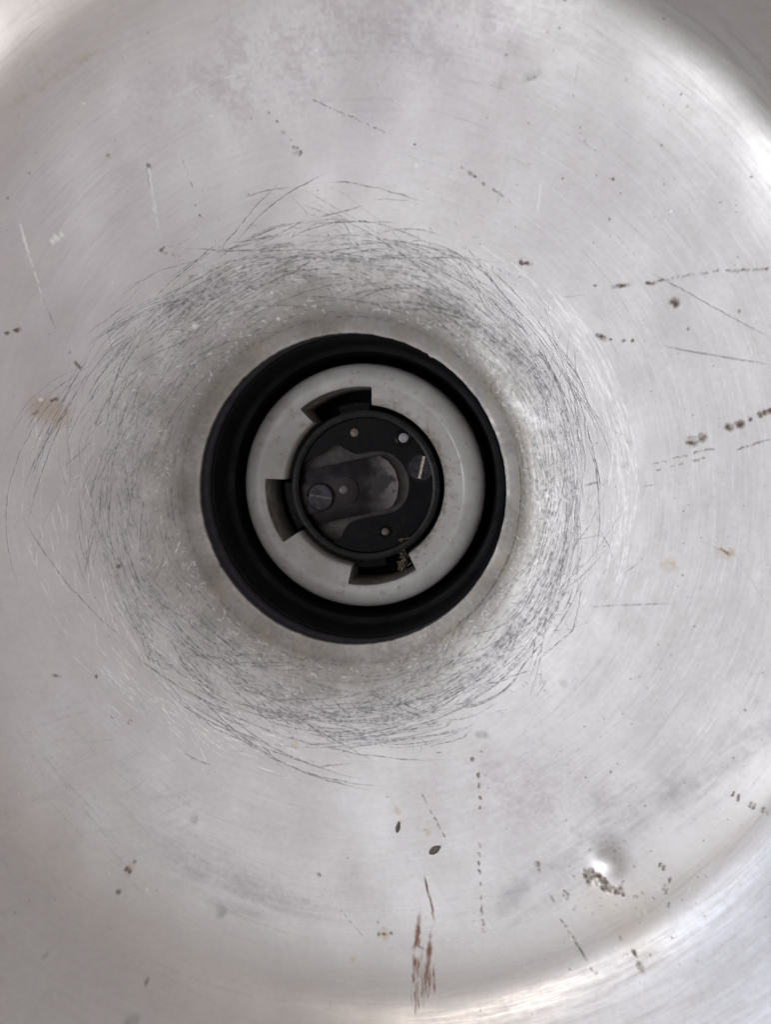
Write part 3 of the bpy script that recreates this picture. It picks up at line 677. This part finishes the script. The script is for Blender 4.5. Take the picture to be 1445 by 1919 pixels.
L(nt, mix(nt, math_(nt, 'MULTIPLY', bf, .92), tipc, (0.012, 0.011, 0.012)), b.inputs['Base Color'])
L(nt, math_(nt, 'SUBTRACT', .9, math_(nt, 'MULTIPLY', bf, .8)), b.inputs['Metallic'])

def screw(x, y, z, r, ang, slotmat):
    c = at(490 + x*ZS, 700 + y*ZS, z)
    # slotted cheese head: two half-round lips with a channel between them
    bm = bmesh.new(); sw = r*.12
    for s in (-1, 1):
        pts = [(s*sw, -math.sqrt(r*r - sw*sw))] + [(s*r*math.cos(t), r*math.sin(t)) for t in np.linspace(-math.acos(min(1, sw/r))*.99, math.acos(min(1, sw/r))*.99, 24)] + [(s*sw, math.sqrt(r*r - sw*sw))]
        vs = [bm.verts.new((p[0], p[1], 0)) for p in pts]
        f = bm.faces.new(vs); g = bmesh.ops.extrude_face_region(bm, geom=[f])
        for v in [q for q in g['geom'] if isinstance(q, bmesh.types.BMVert)]: v.co.z = .95 + .35*(1 - (v.co.x**2 + v.co.y**2)/(r*r)) - (.18 if math.hypot(v.co.x, v.co.y) > r*.97 else 0)
    M_ = Matrix.Translation((c[0], c[1], z)) @ Matrix.Rotation(math.radians(ang), 4, 'Z')
    bm.transform(M_)
    o = dz(bm_obj('screw', bm, SCREWM, socket, sharp=40))
    bm = bmesh.new(); bmesh.ops.create_cube(bm, size=1)
    bm.transform(M_ @ Matrix.Translation((0, 0, .21)) @ Matrix.Diagonal((sw*2*.98, r*1.8, .42, 1)))
    s_ = bm_obj('slot', bm, slotmat, o)
    w_ = lathe('shadow_ring', [(r*.98, .05), (r*1.04, .10), (r*1.14, .10), (r*1.18, .03)], HOUSE, o, nth=48); w_.location = (c[0]*MM, c[1]*MM, z*MM)  # dark ring added to stand for the shadow round the screw head
    return o
screw(1085, 635, ZH + .01, 2.75, -12, BRASS)
screw(402, 835, ZT + .46, 2.80, 80, SLOTD)
def rivet(x, y, z, r, mat, eye):
    c = at(490 + x*ZS, 700 + y*ZS, z)
    ring = None
    o = dz(disc('rivet', c, r, z - .3, z + .18, mat, socket, dome=.12, n=28, bevel=.06))
    if eye:
        e = lathe('eyelet', [(r*1.05, .02), (r*1.15, .25), (r*1.4, .35), (r*1.75, .22), (r*1.85, .0)], BAKE, o, nth=40)
        e.location = (c[0]*MM, c[1]*MM, z*MM)
    return o
rivet(630, 400, ZH, .92, COPPER, False)
rivet(962, 436, ZH, 1.05, TIN, True)
rivet(838, 1070, ZH, .82, SLOTD, True)
rivet(556, 786, ZT + .46, 1.0, SLOTD, False)

# ------------------------------------------------------------------ small things lying about
def tube(bm, P, r):
    P = [Vector(p) for p in P]; rings = []
    for i, p in enumerate(P):
        d = (P[min(i+1, len(P)-1)] - P[max(i-1, 0)]).normalized(); u = d.orthogonal().normalized(); w = d.cross(u)
        rings.append([bm.verts.new(p + r*(u*math.cos(t) + w*math.sin(t))) for t in (0, TAU/4, TAU/2, 3*TAU/4)])
    for A, B in zip(rings, rings[1:]):
        for k in range(4): bm.faces.new((A[k], A[(k+1) % 4], B[(k+1) % 4], B[k]))
bm = bmesh.new()
fib = [[(955, 1190), (975, 1215), (960, 1245), (985, 1275), (965, 1310)], [(930, 1275), (965, 1265), (990, 1245), (985, 1225)], [(925, 1330), (945, 1290), (930, 1270)], [(945, 1335), (960, 1290), (975, 1250)], [(925, 1130), (960, 1120), (1010, 1112)],
       [(940, 1140), (955, 1125), (945, 1115)], [(990, 1300), (1040, 1262), (1080, 1250)], [(965, 1240), (945, 1225), (950, 1200)], [(930, 1310), (960, 1320), (968, 1300)], [(1160, 780), (1185, 770), (1195, 790), (1175, 800)], [(730, 1090), (770, 1100), (790, 1130)]]
for P in fib[:9]:
    k = len(P); q = [at(490 + x*ZS, 700 + y*ZS, -18.6 + .5*math.sin(i*1.7)) for i, (x, y) in enumerate(P)]
    q = cr_open(np.array(q), 5); q = q + rng.normal(0, .05, q.shape)
    tube(bm, q, rng.uniform(.05, .10))
for i in range(26):
    c = at(490 + rng.normal(955, 18)*ZS, 700 + rng.normal(1285, 28)*ZS, -18.5); d = rng.normal(0, .35, 3)
    tube(bm, [c - d, c + rng.normal(0, .1, 3), c + d], .05)
fl = bm_obj('dust_fluff', bm, FLUFF); fl['label'] = 'pale tuft of dusty fibres caught in the lower slot of the socket'; fl['category'] = 'fluff'

def seed(u, v, lx, ly, ang, label):
    x, y = on_bowl([u], [v])[0]; r = math.hypot(x, y); z = prof(np.array([r]))[0]
    bm = bmesh.new(); bmesh.ops.create_uvsphere(bm, u_segments=20, v_segments=14, radius=1)
    for w in bm.verts:
        t = w.co.x
        w.co.y *= (1 - .35*t*t - .25*t); w.co.z *= .9; w.co += Vector(rng.normal(0, .03, 3))
    sl = math.atan((prof(np.array([r+1]))[0] - prof(np.array([r-1]))[0])/2); phi = math.atan2(y, x)
    h = min(lx, ly)*.35
    wz = (sample(f_lo, np.array([x]), np.array([y]))[0] - .5)*1.1
    bm.transform(Matrix.Rotation(phi, 4, 'Z') @ Matrix.Rotation(-sl, 4, 'Y') @ Matrix.Rotation(math.radians(ang) - phi, 4, 'Z') @ Matrix.Diagonal((lx/2, ly/2, h, 1)))
    o = bm_obj('seed_husk', bm, SEEDM); o.location = (x*MM, y*MM, (z + wz + h*.6)*MM)
    o['label'] = label; o['category'] = 'seed'; o['group'] = 'seed husks lying in the reflector'
seed(815, 1592, 2.5, 1.25, 35, 'larger leaf-shaped grey seed husk lying below the socket')
seed(746, 1549, 2.1, .8, 82, 'smaller narrow dark seed husk standing nearly upright, above the leaf-shaped one')
